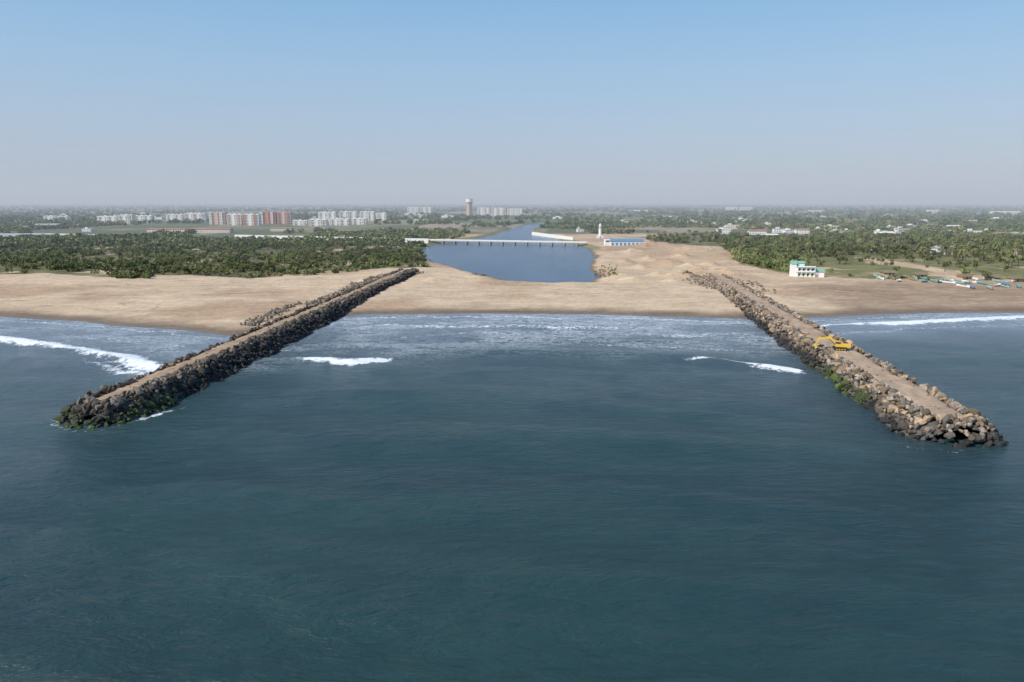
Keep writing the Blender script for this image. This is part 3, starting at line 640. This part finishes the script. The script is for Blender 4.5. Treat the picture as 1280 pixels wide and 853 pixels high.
for sgn in (-1, 1): B.box("parapet_rail", white, -10, L+10, sgn*3.9-.12, sgn*3.9+.12, 4.0, 5.1)
n = 12
for i in range(n+1):
    xx = i*L/n
    B.box("pier_caps", conc, xx-1, xx+1, -3.8, 3.8, 2.5, 3.2)
    for sgn in (-2.4, 2.4): B.cyl("piers", conc, xx, sgn, -2, 2.5, .7, .7, 10)
B.done()

# ------------------------------------------------------------------ excavator on the jetty
A, dr, pr, L = jr
px = np.array(survey(1046, 437, 4.1)); s_ = float((px-A)@dr); cpt = A+dr*s_+pr*(.2)
B = Bld("excavator", cpt[0], cpt[1], math.radians(163), 4.1); B.e.scale = (.9, .9, .9)
for sgn in (-1, 1):
    B.box("tracks", black, -1.9, 1.9, sgn*1.35-.35, sgn*1.35+.35, .12, .95)
    for e in (-1.9, 1.9): B.cyl("tracks", black, 0, 0, 0, .7, .46, .46, 14, Matrix.Translation((e, sgn*1.35, .52)) @ Matrix.Rotation(math.pi/2, 4, 'X'))
    for k in range(4): B.cyl("track_rollers", yellow, 0, 0, 0, .74, .2, .2, 10, Matrix.Translation((-1.3+k*.87, sgn*1.35, .4)) @ Matrix.Rotation(math.pi/2, 4, 'X'))
B.box("undercarriage", black, -1.2, 1.2, -1, 1, .5, 1.0); B.cyl("slew_ring", black, 0, 0, 1.0, 1.2, .9, .9, 20)
B.box("engine_house", yellow, -2.6, 1.2, -1.4, 1.4, 1.2, 2.5); B.box("counterweight", yellow, -3.1, -2.6, -1.4, 1.4, 1.25, 2.4); B.box("engine_vent", black, -2.3, -.8, -1.0, 1.0, 2.5, 2.58)
B.box("cab", yellow, .1, 1.7, .45, 1.42, 2.5, 3.2); B.box("cab_lower", yellow, 1.2, 1.75, .45, 1.42, 1.2, 2.5); B.box("cab_glass", glass, .2, 1.76, .4, 1.46, 2.3, 3.0); B.cyl("exhaust", black, -1.5, -.7, 2.5, 3.2, .08, .08, 8)
B.beam("boom", yellow, (1.0, -.1, 1.9), (3.6, -.1, 4.2), .5, .6, .5, .85); B.beam("boom_upper", yellow, (3.5, -.1, 4.15), (7.0, -.1, 3.6), .48, .85, .4, .5)
B.beam("stick", yellow, (6.6, -.1, 4.2), (8.3, -.1, 1.2), .38, .6, .3, .35); B.beam("cylinders", black, (1.6, -.1, 1.7), (3.9, -.1, 3.7), .2, .2); B.beam("cylinders", black, (4.0, -.1, 4.7), (6.6, -.1, 4.4), .16, .16)
B.beam("bucket", yellow, (8.3, -.1, 1.3), (7.7, -.1, .2), 1.1, .6, 1.2, 1.0); B.beam("bucket_teeth", black, (7.5, -.1, .3), (7.1, -.1, -.05), 1.2, .12); B.done()

# ------------------------------------------------------------------ fishing boats
def boatmesh(name, colr):
    n = 13; V = []; Fq = []
    for i in range(n):
        q = i/(n-1)*2-1; w = 1.0*(1-abs(q)**2.4)+.03; sh = .55*abs(q)**2.2; x = q*4.6
        V += [(x, -w, 1.0+sh), (x, -w*.75, .35+sh*.5), (x, 0, .02+sh*.35), (x, w*.75, .35+sh*.5), (x, w, 1.0+sh), (x, w*.85, .95+sh), (x, 0, .5+sh*.5), (x, -w*.85, .95+sh)]
    for i in range(n-1):
        for k in range(8): Fq.append((i*8+k, i*8+(k+1) % 8, i*8+8+(k+1) % 8, i*8+8+k))
    me = bpy.data.meshes.new(name); me.from_pydata(V, [], Fq)
    bm = bmesh.new(); bm.from_mesh(me)
    for xx in (-2, 0, 2): bmesh.ops.create_cube(bm, size=1, matrix=Matrix.Translation((xx, 0, .85)) @ Matrix.Diagonal((.3, 1.7, .06, 1)))
    bmesh.ops.create_cube(bm, size=1, matrix=Matrix.Translation((-3.3, .2, 1.35)) @ Matrix.Diagonal((.4, .4, .7, 1)))
    bmesh.ops.recalc_face_normals(bm, faces=bm.faces[:]); bm.to_mesh(me); bm.free(); me.materials.append(colr); return me
BM = [boatmesh("boat_hull", c) for c in (paint("teal_boat_paint", (.12, .32, .33)), white, paint("blue_boat_paint", (.12, .22, .36)), paint("dark_timber", (.12, .09, .06)), paint("weathered_wood", (.28, .23, .18)), paint("pale_green_paint", (.30, .42, .36)))]
for i in range(38):
    u = 1095+i*4.8+random.uniform(-3, 3); v = random.uniform(347, 361) if u > 1150 else random.uniform(346, 353); x, y = survey(u, v, 2)
    ob = bpy.data.objects.new("fishing_boat", random.choice(BM)); scene.collection.objects.link(ob)
    ob.location = (x, y, float(height(np.array([x]), np.array([y]))[0][0])-.05); ob.rotation_euler = (random.uniform(-.08, .08), 0, random.uniform(.6, 2.2))
thatch = paint("thatch", (.22, .17, .11), .95)
for u, v in [(1110, 344), (1150, 346), (1205, 349), (1240, 350), (1268, 352)]:
    x, y = survey(u, v, 2); B = Bld("thatched_hut", x, y, random.uniform(-.3, .3)); B.box("walls", tan, -3.5, 3.5, -2.2, 2.2, -.5, 1.9); B.gable("roof", thatch, -3.5, 3.5, -2.2, 2.2, 1.91, 1.7, .8); B.box("door", glass, -.5, .5, -2.26, -2.1, 0, 1.7); B.done()

# ------------------------------------------------------------------ haze layer over the land
m = bpy.data.materials.new("haze_air"); m.use_nodes = True; t = m.node_tree; t.nodes.clear()
oo = t.nodes.new('ShaderNodeOutputMaterial'); vs = t.nodes.new('ShaderNodeVolumeScatter'); vs.inputs['Density'].default_value = 2.4e-4; vs.inputs['Color'].default_value = (.84, .92, 1, 1); vs.inputs['Anisotropy'].default_value = 0.0
t.links.new(vs.outputs[0], oo.inputs['Volume'])
me = bpy.data.meshes.new("atmospheric_haze"); bm = bmesh.new()
bmesh.ops.create_cube(bm, size=1, matrix=Matrix.Translation((0, 17250, 100)) @ Matrix.Diagonal((78000, 33500, 240, 1))); bm.to_mesh(me); bm.free(); me.materials.append(m)
ob = bpy.data.objects.new("atmospheric_haze", me); scene.collection.objects.link(ob)
print("done")
